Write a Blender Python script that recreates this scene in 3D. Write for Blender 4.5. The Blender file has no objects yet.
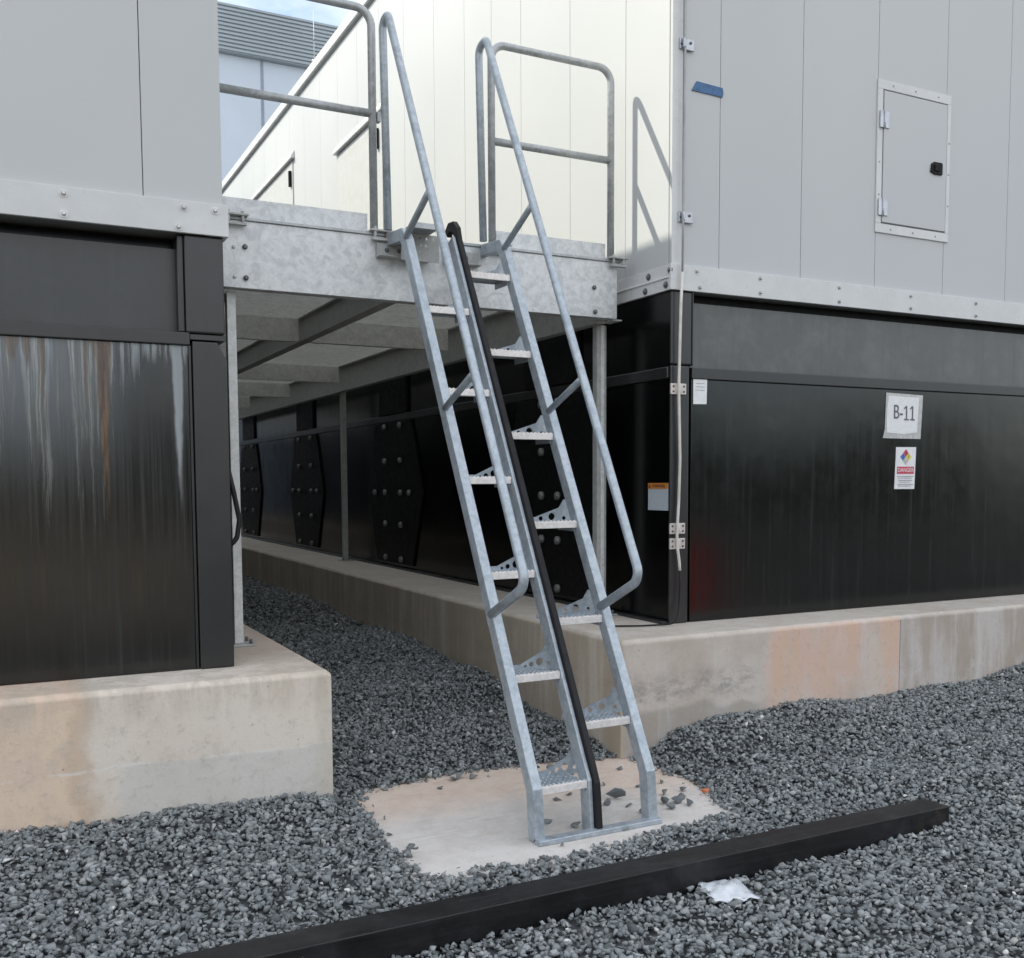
import bpy, bmesh, math, random
import numpy as np
from mathutils import Vector, Matrix

random.seed(7)
RNG = np.random.default_rng(11)
S = bpy.context.scene
COL = S.collection

# ------------------------------------------------------------------ camera
cam_d = bpy.data.cameras.new('camera')
cam = bpy.data.objects.new('camera', cam_d)
COL.objects.link(cam)
S.camera = cam
_r = Vector((0.8893668, -0.45716963, -0.00475649))
_u = Vector((0.03631433, 0.06026659, 0.99752153))
_f = Vector((0.45574989, 0.88733526, -0.07020091))
cam.matrix_world = Matrix(((_r.x, _u.x, -_f.x, -3.95917), (_r.y, _u.y, -_f.y, -5.42351),
                           (_r.z, _u.z, -_f.z, 1.55), (0, 0, 0, 1)))
cam_d.sensor_width = 36.0
cam_d.sensor_fit = 'HORIZONTAL'
cam_d.lens = 1006.2 * 36 / 1024
cam_d.shift_y = (552.85 - 479) / 1024
cam_d.clip_start = 0.05
cam_d.clip_end = 2000

# ------------------------------------------------------------------ light
SUN = Vector((-1.0, 0.78, 1.30)).normalized()      # towards the sun
EL = math.asin(SUN.z)
AZ = math.atan2(SUN.x, SUN.y)
W = bpy.data.worlds.new('World')
S.world = W
W.use_nodes = True
nt = W.node_tree
nt.nodes.clear()
wo = nt.nodes.new('ShaderNodeOutputWorld')
bg = nt.nodes.new('ShaderNodeBackground')
sky = nt.nodes.new('ShaderNodeTexSky')
sky.sky_type = 'NISHITA'
sky.sun_disc = False
sky.sun_elevation = EL
sky.sun_rotation = AZ
sky.air_density = 1.0
sky.dust_density = 1.5
sky.ozone_density = 1.0
tc = nt.nodes.new('ShaderNodeTexCoord')
mp = nt.nodes.new('ShaderNodeMapping')
mp.inputs['Scale'].default_value = (1.0, 1.0, 2.6)
mp.inputs['Location'].default_value = (5.2, 1.1, 1.9)
ns = nt.nodes.new('ShaderNodeTexNoise')
ns.inputs['Scale'].default_value = 2.3
ns.inputs['Detail'].default_value = 7
ns.inputs['Roughness'].default_value = 0.56
rp = nt.nodes.new('ShaderNodeValToRGB')
rp.color_ramp.elements[0].position = 0.33
rp.color_ramp.elements[1].position = 0.56
mixs = nt.nodes.new('ShaderNodeMixRGB')
mixs.inputs[2].default_value = (6.7, 6.85, 7.1, 1)
nt.links.new(tc.outputs['Generated'], mp.inputs[0])
nt.links.new(mp.outputs[0], ns.inputs['Vector'])
nt.links.new(ns.outputs[0], rp.inputs[0])
nt.links.new(rp.outputs[0], mixs.inputs[0])
nt.links.new(sky.outputs[0], mixs.inputs[1])
nt.links.new(mixs.outputs[0], bg.inputs[0])
nt.links.new(bg.outputs[0], wo.inputs[0])
bg.inputs[1].default_value = 0.15

sd = bpy.data.lights.new('sun', 'SUN')
sd.energy = 3.6
sd.angle = math.radians(0.53)
sd.color = (1.0, 0.945, 0.80)
so = bpy.data.objects.new('sun', sd)
so.rotation_euler = (-SUN).to_track_quat('-Z', 'Y').to_euler()
so.location = (-8, 6, 14)
COL.objects.link(so)

S.view_settings.view_transform = 'Standard'
S.view_settings.look = 'None'
S.view_settings.exposure = 0.68
S.view_settings.gamma = 1.0
S.view_settings.use_curve_mapping = False
try:
    S.cycles.max_bounces = 8
    S.cycles.diffuse_bounces = 4
    S.cycles.glossy_bounces = 4
    S.cycles.use_denoising = True
except Exception:
    pass

# ------------------------------------------------------------------ material DSL
class NT:
    def __init__(s, name):
        s.m = bpy.data.materials.new(name)
        s.m.use_nodes = True
        s.t = s.m.node_tree
        s.t.nodes.clear()
        s.out = s.t.nodes.new('ShaderNodeOutputMaterial')
        s.b = s.t.nodes.new('ShaderNodeBsdfPrincipled')
        s.t.links.new(s.b.outputs[0], s.out.inputs[0])
        s._pos = None

    def link(s, v, sock):
        if isinstance(v, bpy.types.NodeSocket):
            s.t.links.new(v, sock)
        elif isinstance(v, (tuple, list)):
            sock.default_value = (*v, 1)[:4] if len(v) == 3 and sock.type == 'RGBA' else v
        else:
            sock.default_value = v

    def pos(s):
        if s._pos is None:
            s._pos = s.t.nodes.new('ShaderNodeNewGeometry').outputs['Position']
        return s._pos

    def map(s, scale, vec=None, loc=(0, 0, 0)):
        n = s.t.nodes.new('ShaderNodeMapping')
        n.inputs['Scale'].default_value = scale
        n.inputs['Location'].default_value = loc
        s.t.links.new(vec or s.pos(), n.inputs[0])
        return n.outputs[0]

    def noise(s, scale, detail=4, rough=.55, vec=None, dist=0):
        n = s.t.nodes.new('ShaderNodeTexNoise')
        n.inputs['Scale'].default_value = scale
        n.inputs['Detail'].default_value = detail
        n.inputs['Roughness'].default_value = rough
        n.inputs['Distortion'].default_value = dist
        s.t.links.new(vec or s.pos(), n.inputs['Vector'])
        return n.outputs[0]

    def voro(s, scale, out='Color', vec=None):
        n = s.t.nodes.new('ShaderNodeTexVoronoi')
        n.inputs['Scale'].default_value = scale
        s.t.links.new(vec or s.pos(), n.inputs['Vector'])
        return n.outputs[out]

    def ramp(s, v, *stops):
        n = s.t.nodes.new('ShaderNodeValToRGB')
        cr = n.color_ramp
        while len(cr.elements) < len(stops):
            cr.elements.new(0.5)
        for e, (p, c) in zip(cr.elements, stops):
            e.position = p
            e.color = (c, c, c, 1) if isinstance(c, (int, float)) else (*c, 1)
        s.link(v, n.inputs[0])
        return n.outputs[0]

    def mix(s, f, a, b, mode='MIX'):
        n = s.t.nodes.new('ShaderNodeMixRGB')
        n.blend_type = mode
        for v, k in ((f, 0), (a, 1), (b, 2)):
            s.link(v, n.inputs[k])
        return n.outputs[0]

    def math(s, op, a, b=0.0, c=None, clamp=False):
        n = s.t.nodes.new('ShaderNodeMath')
        n.operation = op
        n.use_clamp = clamp
        s.link(a, n.inputs[0])
        s.link(b, n.inputs[1])
        if c is not None:
            s.link(c, n.inputs[2])
        return n.outputs[0]

    def rng(s, v, a, b, c=0.0, d=1.0, smooth=True):
        n = s.t.nodes.new('ShaderNodeMapRange')
        n.interpolation_type = 'SMOOTHSTEP' if smooth else 'LINEAR'
        s.link(v, n.inputs[0])
        n.inputs[1].default_value = a
        n.inputs[2].default_value = b
        n.inputs[3].default_value = c
        n.inputs[4].default_value = d
        return n.outputs[0]

    def xyz(s):
        n = s.t.nodes.new('ShaderNodeSeparateXYZ')
        s.t.links.new(s.pos(), n.inputs[0])
        return n.outputs[0], n.outputs[1], n.outputs[2]

    def bump(s, h, strength=.3, dist=.01):
        n = s.t.nodes.new('ShaderNodeBump')
        n.inputs['Strength'].default_value = strength
        n.inputs['Distance'].default_value = dist
        s.link(h, n.inputs['Height'])
        s.t.links.new(n.outputs[0], s.b.inputs['Normal'])

    def set(s, **k):
        names = dict(color='Base Color', rough='Roughness', metal='Metallic', spec='Specular IOR Level',
                     coat='Coat Weight', coatr='Coat Roughness', alpha='Alpha', ior='IOR')
        for a, v in k.items():
            s.link(v, s.b.inputs[names[a]])
        return s.m


M = {}

def plain(name, c, rough=.5, metal=0.0, spec=.5, vary=.12, scale=9):
    n = NT(name)
    v = n.noise(scale, 5, .6)
    d = tuple(x * (1 - vary) for x in c)
    e = tuple(min(1, x * (1 + vary)) for x in c)
    r = n.rng(n.noise(scale * 2.7, 4), .3, .7, max(.05, rough - .07), min(1, rough + .07))
    M[name] = n.set(color=n.mix(n.rng(v, .3, .7), d, e), rough=r, metal=metal, spec=spec)
    return M[name]

# white insulated panels
n = NT('white panel')
v = n.noise(.45, 3, .5)
f = n.noise(30, 4, .6)
c = n.mix(n.rng(v, .3, .7), (.500, .520, .528), (.535, .552, .556))
c = n.mix(n.rng(f, .64, .8, 0, .14), c, (.42, .43, .43))
drip = n.noise(1, 5, .6, vec=n.map((7, 7, .35)))
c = n.mix(n.rng(drip, .58, .85, 0, .10), c, (.40, .40, .38))
M['panel'] = n.set(color=c, rough=.42, spec=.28)
n.bump(n.noise(.9, 1, .4), .05, .03)
plain('white trim', (.60, .615, .615), .32, 0, .5, .05, 4)
plain('panel gap', (.22, .23, .235), .8)
plain('shutter white', (.53, .54, .53), .4, 0, .5, .04)

# black coated steel, clean
def black_mat(name, streak, base=(.0022, .0028, .0028), spec=.58, rough=.17):
    n = NT(name)
    x, y, z = n.xyz()
    st = n.noise(1, 6, .7, vec=n.map((38, 38, .9)))
    dust = n.noise(4.5, 6, .65)
    speck = n.noise(60, 3, .6)
    c = n.mix(n.rng(dust, .4, .75), base, tuple(b * 1.5 for b in base))
    c = n.mix(n.rng(st, .54, .74, 0, streak), c, (.017, .021, .021))
    c = n.mix(n.rng(speck, .68, .8, 0, .18), c, (.10, .10, .095))
    r = n.rng(n.math('ADD', n.math('MULTIPLY', st, .5), n.math('MULTIPLY', dust, .5)), .35, .65, rough - .02, rough + .05)
    M[name] = n.set(color=c, rough=r, spec=spec)
    n.bump(n.noise(1.6, 3, .5), .10, .03)
black_mat('black steel', .8)
black_mat('black steel satin', .12, (.014, .0148, .0155), .7, .34)
black_mat('dusty black steel', .35, (.072, .078, .076), .7, .36)
black_mat('scuffed black steel', .22, (.026, .028, .029), .7, .36)
black_mat('black gloss side', .05, (.002, .0021, .0023), .22, .17)
plain('black plate', (.0035, .0035, .0038), .55, 0, .22)
plain('black rubber', (.012, .012, .013), .62, 0, .35)
plain('grey bolt', (.24, .24, .24), .42, .4)
plain('pale bolt', (.60, .60, .59), .35, .3)
plain('dark bolt', (.16, .165, .165), .45, .5)
plain('zinc bolt', (.45, .44, .43), .3, .8)

# rust and lime streaked black panel of the left unit, with a painted pale sheen
n = NT('streaked black steel')
x, y, z = n.xyz()
dpt = n.math('SUBTRACT', 2.235, z)                        # metres below the top rail
xd = n.math('ADD', x, n.math('MULTIPLY', n.math('SUBTRACT', n.noise(1, 4, .6, vec=n.map((6, 6, 3.2))), .5), .035))
cx = n.t.nodes.new('ShaderNodeCombineXYZ')
n.link(xd, cx.inputs[0])
n.link(n.math('MULTIPLY', z, .018), cx.inputs[2])
col_noise = n.noise(40, 6, .74, vec=cx.outputs[0])
len_noise = n.noise(14, 4, .65, vec=cx.outputs[0])
wid = n.noise(2.6, 2, .5, vec=cx.outputs[0])
leftness = n.rng(x, -3.22, -3.50, .12, 1.0)
ln = n.math('MULTIPLY', n.rng(len_noise, .32, .70, .22, 1.15), leftness)
fade = n.math('SUBTRACT', 1.0, n.math('DIVIDE', dpt, n.math('MAXIMUM', ln, .03)), clamp=True)
lime = n.math('MULTIPLY', n.rng(col_noise, .46, .57), fade)
sheen_veil = n.math('MULTIPLY', n.rng(x, -3.28, -3.6, 0, .42), n.rng(dpt, .85, .0, 0, 1))  # broad bluish sheen towards the top left, put into the colour
lime = n.math('MAXIMUM', lime, n.math('MULTIPLY', sheen_veil, n.rng(col_noise, .25, .5, .5, 1)))
# one long pale run near the right edge
right_run = n.math('SUBTRACT', 1.0, n.math('DIVIDE', n.math('ABSOLUTE', n.math('ADD', xd, 3.118)), n.rng(dpt, 0, 1.0, .032, .012)), clamp=True)
right_run = n.math('MULTIPLY', right_run, n.rng(dpt, .95, .1, 0, 1))
lime = n.math('MAXIMUM', lime, n.math('MULTIPLY', n.rng(right_run, 0, .5), 1.0))
base = n.mix(n.rng(n.noise(5, 6, .65), .4, .75), (.0045, .005, .0055), (.010, .0104, .011))
fine = n.noise(1, 6, .7, vec=n.map((52, 52, .7)))
base = n.mix(n.rng(fine, .52, .78, 0, .4), base, (.045, .050, .054))
pale = n.mix(n.rng(len_noise, .4, .6), (.25, .29, .315), (.33, .345, .335))
c = n.mix(n.math('MULTIPLY', lime, .95), base, pale)
# rust: a main tapering run and lesser ones
def run(x0, w, L):
    a = n.math('DIVIDE', n.math('ABSOLUTE', n.math('SUBTRACT', xd, x0)), n.rng(dpt, 0, L, w, w * .12, False))
    a = n.math('SUBTRACT', 1.0, a, clamp=True)
    return n.math('MULTIPLY', n.rng(a, 0, .55), n.rng(dpt, L, L * .55, 0, 1))
rust = n.math('MULTIPLY', run(-3.465, .042, .95), .9)
for x0, w, L in ((-3.545, .014, .38), (-3.735, .018, .42), (-3.80, .03, .16), (-3.86, .04, .13), (-3.48, .06, .12)):
    rust = n.math('MAXIMUM', rust, n.math('MULTIPLY', run(x0, w, L), .6))
rc = n.mix(n.rng(n.noise(1, 5, .7, vec=n.map((60, 60, 5))), .35, .65), (.030, .014, .008), (.15, .082, .038))
c = n.mix(n.math('MULTIPLY', rust, .95), c, rc)
r = n.math('ADD', n.rng(fine, .3, .7, .15, .27), n.math('MULTIPLY', lime, .35))
M['streaked'] = n.set(color=c, rough=r, spec=.75)
n.bump(n.noise(1.4, 3, .5), .10, .03)

# galvanised steel
def galv(name, a, b, metal, r0, r1, blotch=.35, sc=55):
    n = NT(name)
    vo = n.voro(sc)
    bw = n.t.nodes.new('ShaderNodeRGBToBW')
    n.link(vo, bw.inputs[0])
    bl = n.noise(6.5, 8, .74, dist=1.2)
    sp = n.noise(17, 5, .7, dist=.6)
    k = n.math('ADD', n.math('MULTIPLY', bw.outputs[0], .10), n.math('ADD', n.math('MULTIPLY', bl, .52), n.math('MULTIPLY', sp, .38)))
    c = n.mix(n.rng(k, .38, .60), a, b)
    c = n.mix(n.rng(bl, .53, .68, 0, blotch), c, tuple(x * .6 for x in a))
    c = n.mix(n.rng(n.noise(48, 5, .75), .6, .75, 0, .55), c, (.74, .76, .77))
    M[name] = n.set(color=c, rough=n.rng(k, .3, .7, r0, r1), metal=metal)
    n.bump(n.noise(40, 4, .6), .12, .004)
galv('galvanised stair', (.33, .38, .425), (.49, .545, .59), .40, .36, .52, .25)
galv('galvanised rail', (.33, .35, .36), (.49, .51, .52), .40, .36, .55, .45)
galv('galvanised beam', (.50, .52, .53), (.74, .76, .765), .2, .35, .55, .45, 30)
galv('galvanised post', (.58, .59, .575), (.78, .79, .77), .1, .45, .6, .3, 70)
galv('galvanised dull', (.36, .37, .36), (.48, .49, .48), .15, .5, .65, .3, 40)
plain('tread nosing', (.80, .765, .74), .5, .15, .5, .1, 40)

# concrete
def concrete(name, side):
    n = NT(name)
    x, y, z = n.xyz()
    wob = n.math('SUBTRACT', n.noise(3.2, 5, .6), .5)
    big = n.noise(1.7, 6, .62)
    fine = n.noise(26, 6, .7)
    pit = n.noise(95, 3, .6)
    run = n.noise(1, 5, .65, vec=n.map((7, 7, .8)))
    patch = n.noise(1, 4, .6, vec=n.map((2.6, 2.6, 1.1)))
    warp = n.noise(7, 5, .7)
    if side == 'right':
        c = n.mix(n.rng(big, .35, .65), (.52, .45, .385), (.63, .575, .515))
        xw = n.math('ADD', x, n.math('ADD', n.math('MULTIPLY', wob, .30), n.math('MULTIPLY', n.math('SUBTRACT', warp, .5), .12)))
        zone = n.math('MULTIPLY', n.rng(xw, .40, .56), n.rng(x, 1.662, 1.654))
        zone = n.math('MULTIPLY', zone, n.rng(y, -.40, -.42))
        zone = n.math('MULTIPLY', zone, n.rng(patch, .36, .60, .30, 1.0))
        zone = n.math('MULTIPLY', zone, n.rng(z, .0, .25, .6, 1))
        zone = n.math('MULTIPLY', zone, n.rng(n.noise(1, 5, .7, vec=n.map((11, 11, 1.6))), .30, .55, .45, 1))
        c = n.mix(n.math('MULTIPLY', zone, .85), c, n.mix(n.rng(run, .35, .65), (.70, .47, .33), (.69, .48, .40)))
        far = n.rng(x, 1.66, 1.665)
        c = n.mix(n.math('MULTIPLY', far, .7), c, n.mix(n.rng(n.math('ADD', n.math('MULTIPLY', run, .5), n.math('MULTIPLY', patch, .5)), .42, .58), (.38, .325, .27), (.56, .53, .51)))
        pale = n.math('MULTIPLY', n.rng(warp, .50, .66), n.rng(n.math('ADD', z, n.math('MULTIPLY', wob, .3)), .34, .16))
        c = n.mix(n.math('MULTIPLY', pale, .5), c, (.62, .60, .58))
        zw = n.math('ADD', z, n.math('MULTIPLY', wob, .25))
        sm = n.math('MULTIPLY', n.rng(zw, .17, .28), n.rng(zw, .44, .31))
        sm = n.math('MULTIPLY', sm, n.rng(xw, .50, .25))
        sm = n.math('MULTIPLY', sm, n.rng(n.noise(1, 7, .78, vec=n.map((7, 7, 13))), .40, .62))
        c = n.mix(n.math('MULTIPLY', sm, .6), c, (.25, .235, .22))
        foot = n.math('MULTIPLY', n.rng(zw, .19, .13), n.rng(xw, .55, .35))
        c = n.mix(n.math('MULTIPLY', foot, .45), c, (.25, .23, .20))
        ps = n.rng(x, -.64, -.665)
        c = n.mix(n.math('MULTIPLY', ps, .75), c, n.mix(n.rng(run, .4, .65), (.47, .40, .305), (.62, .55, .455)))
        ledge = n.rng(z, .578, .596)
        c = n.mix(n.math('MULTIPLY', ledge, .6), c, n.mix(n.rng(warp, .35, .65), (.58, .52, .44), (.66, .62, .56)))
    else:
        c = n.mix(n.rng(big, .35, .65), (.69, .60, .505), (.76, .69, .605))
        xw = n.math('ADD', x, n.math('ADD', n.math('MULTIPLY', wob, .30), n.math('MULTIPLY', n.math('SUBTRACT', warp, .5), .10)))
        zone = n.rng(xw, -3.60, -3.70)
        c = n.mix(n.math('MULTIPLY', zone, .75), c, n.mix(n.rng(n.noise(4, 5), .38, .62), (.78, .60, .43), (.70, .52, .40)))
        rimz = n.math('MULTIPLY', n.rng(xw, -3.72, -3.66), n.rng(xw, -3.58, -3.64))
        c = n.mix(n.math('MULTIPLY', rimz, .5), c, (.56, .41, .29))
        zw = n.math('ADD', z, n.math('MULTIPLY', wob, .06))
        low = n.math('MULTIPLY', n.rng(zw, .232, .222), n.rng(xw, -3.55, -3.48))
        c = n.mix(n.math('MULTIPLY', low, .6), c, (.60, .60, .57))
        lip = n.math('MULTIPLY', n.math('MULTIPLY', n.rng(zw, .215, .228), n.rng(zw, .242, .230)), n.rng(warp, .42, .55))
        c = n.mix(n.math('MULTIPLY', lip, .6), c, (.78, .76, .72))
        band = n.math('MULTIPLY', n.rng(z, .36, .57), n.rng(run, .44, .60))
        c = n.mix(n.math('MULTIPLY', band, .55), c, (.50, .445, .36))
        mott = n.rng(n.noise(9, 6, .75), .5, .68)
        c = n.mix(n.math('MULTIPLY', mott, .30), c, (.47, .435, .37))
        ed = n.math('MULTIPLY', n.rng(x, -2.62, -2.50), n.rng(run, .4, .62))
        c = n.mix(n.math('MULTIPLY', ed, .45), c, (.54, .49, .39))
        ledge = n.math('MULTIPLY', n.rng(z, .585, .597), n.rng(y, -.25, .35))
        c = n.mix(n.math('MULTIPLY', ledge, .7), c, (.56, .44, .36))
    c = n.mix(n.rng(fine, .52, .75, 0, .4), c, tuple((.34, .32, .28)))
    c = n.mix(n.rng(run, .56, .75, 0, .35), c, (.72, .70, .66))
    hole = n.rng(n.voro(16, 'Distance'), .10, .06)
    hole = n.math('MULTIPLY', hole, n.rng(warp, .52, .60))
    c = n.mix(n.math('MULTIPLY', hole, .6), c, (.20, .18, .16))
    c = n.mix(n.rng(pit, .67, .74, 0, .55), c, (.22, .20, .175))
    M[name] = n.set(color=c, rough=.88, spec=.25)
    n.bump(n.math('ADD', n.math('MULTIPLY', fine, .7), n.math('MULTIPLY', pit, .4)), .45, .008)
concrete('concrete right', 'right')
concrete('concrete left', 'left')
n = NT('pad concrete')
x, y, z = n.xyz()
big = n.noise(1.5, 5, .6)
mid = n.noise(6, 6, .7)
c = n.mix(n.rng(mid, .35, .65), (.62, .585, .545), (.71, .68, .645))
pk = n.math('ADD', n.math('MULTIPLY', big, .6), n.math('ADD', n.math('MULTIPLY', n.math('ADD', y, n.math('MULTIPLY', x, .18)), .75), n.math('MULTIPLY', mid, .22)))
c = n.mix(n.rng(pk, -.62, -.28, 0, .85), c, n.mix(n.rng(mid, .35, .65), (.70, .54, .43), (.76, .63, .53)))
c = n.mix(n.rng(n.noise(1, 6, .75, vec=n.map((2.2, 24, 3))), .52, .72, 0, .5), c, (.50, .42, .35))
c = n.mix(n.rng(n.noise(60, 4, .65), .56, .75, 0, .45), c, (.42, .36, .31))
M['pad'] = n.set(color=c, rough=.9, spec=.2)
n.bump(n.math('ADD', n.noise(30, 6, .7), n.noise(9, 4, .6)), .6, .008)

# gravel stones: tone stored per stone
n = NT('gravel stone')
at = n.t.nodes.new('ShaderNodeAttribute')
at.attribute_name = 'tone'
tone = at.outputs['Fac']
c = n.ramp(tone, (0.0, (.085, .096, .099)), (.35, (.190, .208, .213)), (.75, (.310, .330, .334)), (.93, (.40, .42, .42)), (.97, (.42, .40, .36)), (1.0, (.72, .72, .70)))
c = n.mix(n.rng(n.noise(85, 4, .7), .35, .75, 0, .45), c, n.mix(.4, c, (.42, .44, .43)))
M['stone'] = n.set(color=c, rough=.82, spec=.3)
n.bump(n.noise(160, 3, .6), .35, .003)
n = NT('gravel bed')
c = n.mix(n.rng(n.voro(30, 'Distance'), .0, .5), (.15, .165, .17), (.06, .066, .07))  # shade in the gaps between stones is put into the dark bed colour
far = n.noise(.6, 5, .6)
x, y, z = n.xyz()
c = n.mix(n.rng(far, .3, .7, 0, .35), c, (.12, .12, .115))
xm = n.rng(x, .5, -1.5)
dirt = n.mix(n.rng(far, .35, .65), (.30, .245, .18), (.40, .335, .26))
M['bed'] = n.set(color=n.mix(n.math('MULTIPLY', xm, n.rng(n.math('ADD', y, n.math('MULTIPLY', far, 2.0)), -6.5, -8.0)), c, dirt), rough=.95, spec=.2)

n = NT('far cladding')
M['far cladding'] = n.set(color=n.mix(n.rng(n.noise(.3, 4), .35, .65), (.30, .35, .39), (.34, .395, .43)), rough=.5)
plain('far panel', (.50, .57, .66), .5, 0, .5, .05, .3)
plain('far joint', (.24, .28, .34), .7)
plain('leaf', (.045, .07, .025), .6, 0, .3, .4, 3)
plain('bark', (.07, .055, .04), .9)
plain('paper', (.78, .79, .80), .6, 0, .3, .05, 25)
plain('plastic sleeve', (.50, .50, .49), .28, 0, .5, .12, 30)
plain('ink', (.05, .05, .06), .7)
plain('faded ink', (.13, .13, .14), .7)
plain('grey ink', (.36, .36, .38), .7)
plain('red print', (.55, .05, .09), .5)
plain('blue print', (.08, .16, .45), .5)
plain('yellow print', (.70, .62, .06), .5)
plain('orange print', (.62, .22, .03), .5)
plain('pale blue label', (.50, .56, .62), .5, 0, .5, .06, 40)
plain('blue tape', (.05, .13, .27), .5, 0, .4, .2, 30)
plain('cable white', (.66, .63, .58), .5)
plain('cable grey', (.38, .39, .40), .5)
plain('clip', (.66, .60, .56), .4, .2)
plain('latch black', (.006, .006, .007), .6, 0, .2)
plain('hinge steel', (.42, .44, .47), .3, .7)
plain('bag film', (.66, .70, .74), .25, 0, .6, .08, 20)
plain('red paint', (.60, .03, .025), .4)
plain('orange scrap', (.55, .16, .07), .7)
n = NT('timber black')
x, y, z = n.xyz()
c = n.mix(n.rng(n.noise(1, 6, .7, vec=n.map((2.0, 30, 30))), .4, .7), (.007, .0072, .008), (.014, .0145, .016))
c = n.mix(n.rng(n.noise(4, 5, .7), .48, .72, 0, .35), c, (.05, .053, .058))
c = n.mix(n.rng(n.noise(75, 3, .6), .68, .76, 0, .7), c, (.22, .22, .21))
sc = n.math('MULTIPLY', n.rng(x, -.30, -.05), n.rng(n.noise(9, 5, .7), .5, .66))
c = n.mix(n.math('MULTIPLY', sc, .5), c, (.06, .045, .03))
M['timber'] = n.set(color=c, rough=n.rng(n.noise(6, 5), .3, .7, .35, .55), spec=.45)
n.bump(n.noise(1, 6, .7, vec=n.map((3, 60, 60))), .3, .004)

# ------------------------------------------------------------------ mesh builder
ORG = {}

class MB:
    def __init__(s):
        s.v, s.f, s.sm = [], [], []

    def add(s, vs, fs, smooth=False):
        o = len(s.v)
        s.v += [tuple(p) for p in vs]
        s.f += [tuple(i + o for i in f) for f in fs]
        s.sm += [smooth] * len(fs)
        return s

    def box(s, x0, x1, y0, y1, z0, z1):
        return s.add([(x0, y0, z0), (x1, y0, z0), (x1, y1, z0), (x0, y1, z0), (x0, y0, z1), (x1, y0, z1), (x1, y1, z1), (x0, y1, z1)],
                     [(0, 3, 2, 1), (4, 5, 6, 7), (0, 1, 5, 4), (1, 2, 6, 5), (2, 3, 7, 6), (3, 0, 4, 7)])

    def prism(s, pts, a, b, axis):
        """polygon pts extruded along axis ('x','y','z') from a to b; pts are the two other coordinates in order"""
        def P(p, t):
            return (t, p[0], p[1]) if axis == 'x' else ((p[0], t, p[1]) if axis == 'y' else (p[0], p[1], t))
        k = len(pts)
        vs = [P(p, a) for p in pts] + [P(p, b) for p in pts]
        fs = [tuple(range(k))[::-1], tuple(range(k, 2 * k))] + [(i, (i + 1) % k, k + (i + 1) % k, k + i) for i in range(k)]
        return s.add(vs, fs)

    def tube(s, path, r, seg=12, cap=True, r2=None):
        path = [Vector(p) for p in path]
        t0 = (path[1] - path[0]).normalized()
        ref = Vector((0, 0, 1)) if abs(t0.z) < .9 else Vector((1, 0, 0))
        nrm = t0.cross(ref).normalized()
        vs, fs = [], []
        prev = t0
        for i, p in enumerate(path):
            t = (path[min(i + 1, len(path) - 1)] - path[max(i - 1, 0)]).normalized()
            q = prev.rotation_difference(t)
            nrm = (q @ nrm).normalized()
            prev = t
            bn = t.cross(nrm)
            ra = r if r2 is None else r + (r2 - r) * i / (len(path) - 1)
            for k in range(seg):
                a = 2 * math.pi * k / seg
                vs.append(p + nrm * math.cos(a) * ra + bn * math.sin(a) * ra)
        L = len(path)
        for i in range(L - 1):
            for k in range(seg):
                fs.append((i * seg + k, i * seg + (k + 1) % seg, (i + 1) * seg + (k + 1) % seg, (i + 1) * seg + k))
        s.add(vs, fs, True)
        if cap:
            o = len(s.v) - len(vs)
            s.f += [tuple(o + k for k in range(seg))[::-1], tuple(o + (L - 1) * seg + k for k in range(seg))]
            s.sm += [False, False]
        return s

    def ribbon(s, path, off, x0, x1):
        """(y,z) polyline thickened by off to the back and extruded in x"""
        P = [Vector(p) for p in path]
        back = []
        for i, p in enumerate(P):
            ds = []
            if i: ds.append((P[i] - P[i - 1]).normalized())
            if i < len(P) - 1: ds.append((P[i + 1] - P[i]).normalized())
            ns_ = [Vector((d.y, -d.x)) for d in ds]
            m = sum(ns_, Vector((0, 0)))
            m.normalize()
            m /= max(.3, m.dot(ns_[0]))
            back.append(p + m * off)
        k = len(P)
        vs = []
        for a, b in zip(P, back):
            vs += [(x0, a.x, a.y), (x1, a.x, a.y), (x1, b.x, b.y), (x0, b.x, b.y)]
        fs = [(0, 1, 2, 3), tuple((k - 1) * 4 + j for j in (3, 2, 1, 0))]
        for i in range(k - 1):
            for j in range(4):
                fs.append((i * 4 + j, (i + 1) * 4 + j, (i + 1) * 4 + (j + 1) % 4, i * 4 + (j + 1) % 4))
        return s.add(vs, fs)

    def build(s, name, mat, parent=None, bevel=0.0, seg=2, origin=None):
        if parent is not None:
            org = ORG[parent.name]
            loc = Vector((0, 0, 0))
        else:
            if origin is None:
                xs, ys, zs = zip(*s.v)
                origin = ((min(xs) + max(xs)) / 2, (min(ys) + max(ys)) / 2, min(zs))
            org = Vector(origin)
            loc = org
        me = bpy.data.meshes.new(name)
        me.from_pydata([tuple(Vector(p) - org) for p in s.v], [], s.f)
        bm = bmesh.new()
        bm.from_mesh(me)
        bmesh.ops.recalc_face_normals(bm, faces=bm.faces)
        bm.to_mesh(me)
        bm.free()
        me.polygons.foreach_set('use_smooth', s.sm)
        me.materials.append(mat)
        o = bpy.data.objects.new(name, me)
        COL.objects.link(o)
        o.location = loc
        if parent is not None:
            o.parent = parent
        ORG[o.name] = org
        if bevel:
            b = o.modifiers.new('bevel', 'BEVEL')
            b.width = bevel
            b.segments = seg
            b.limit_method = 'ANGLE'
            b.angle_limit = math.radians(40)
        return o


def tag(o, label, cat, group=None, kind=None):
    if label: o['label'] = label
    if cat: o['category'] = cat
    if group: o['group'] = group
    if kind: o['kind'] = kind
    return o

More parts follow.
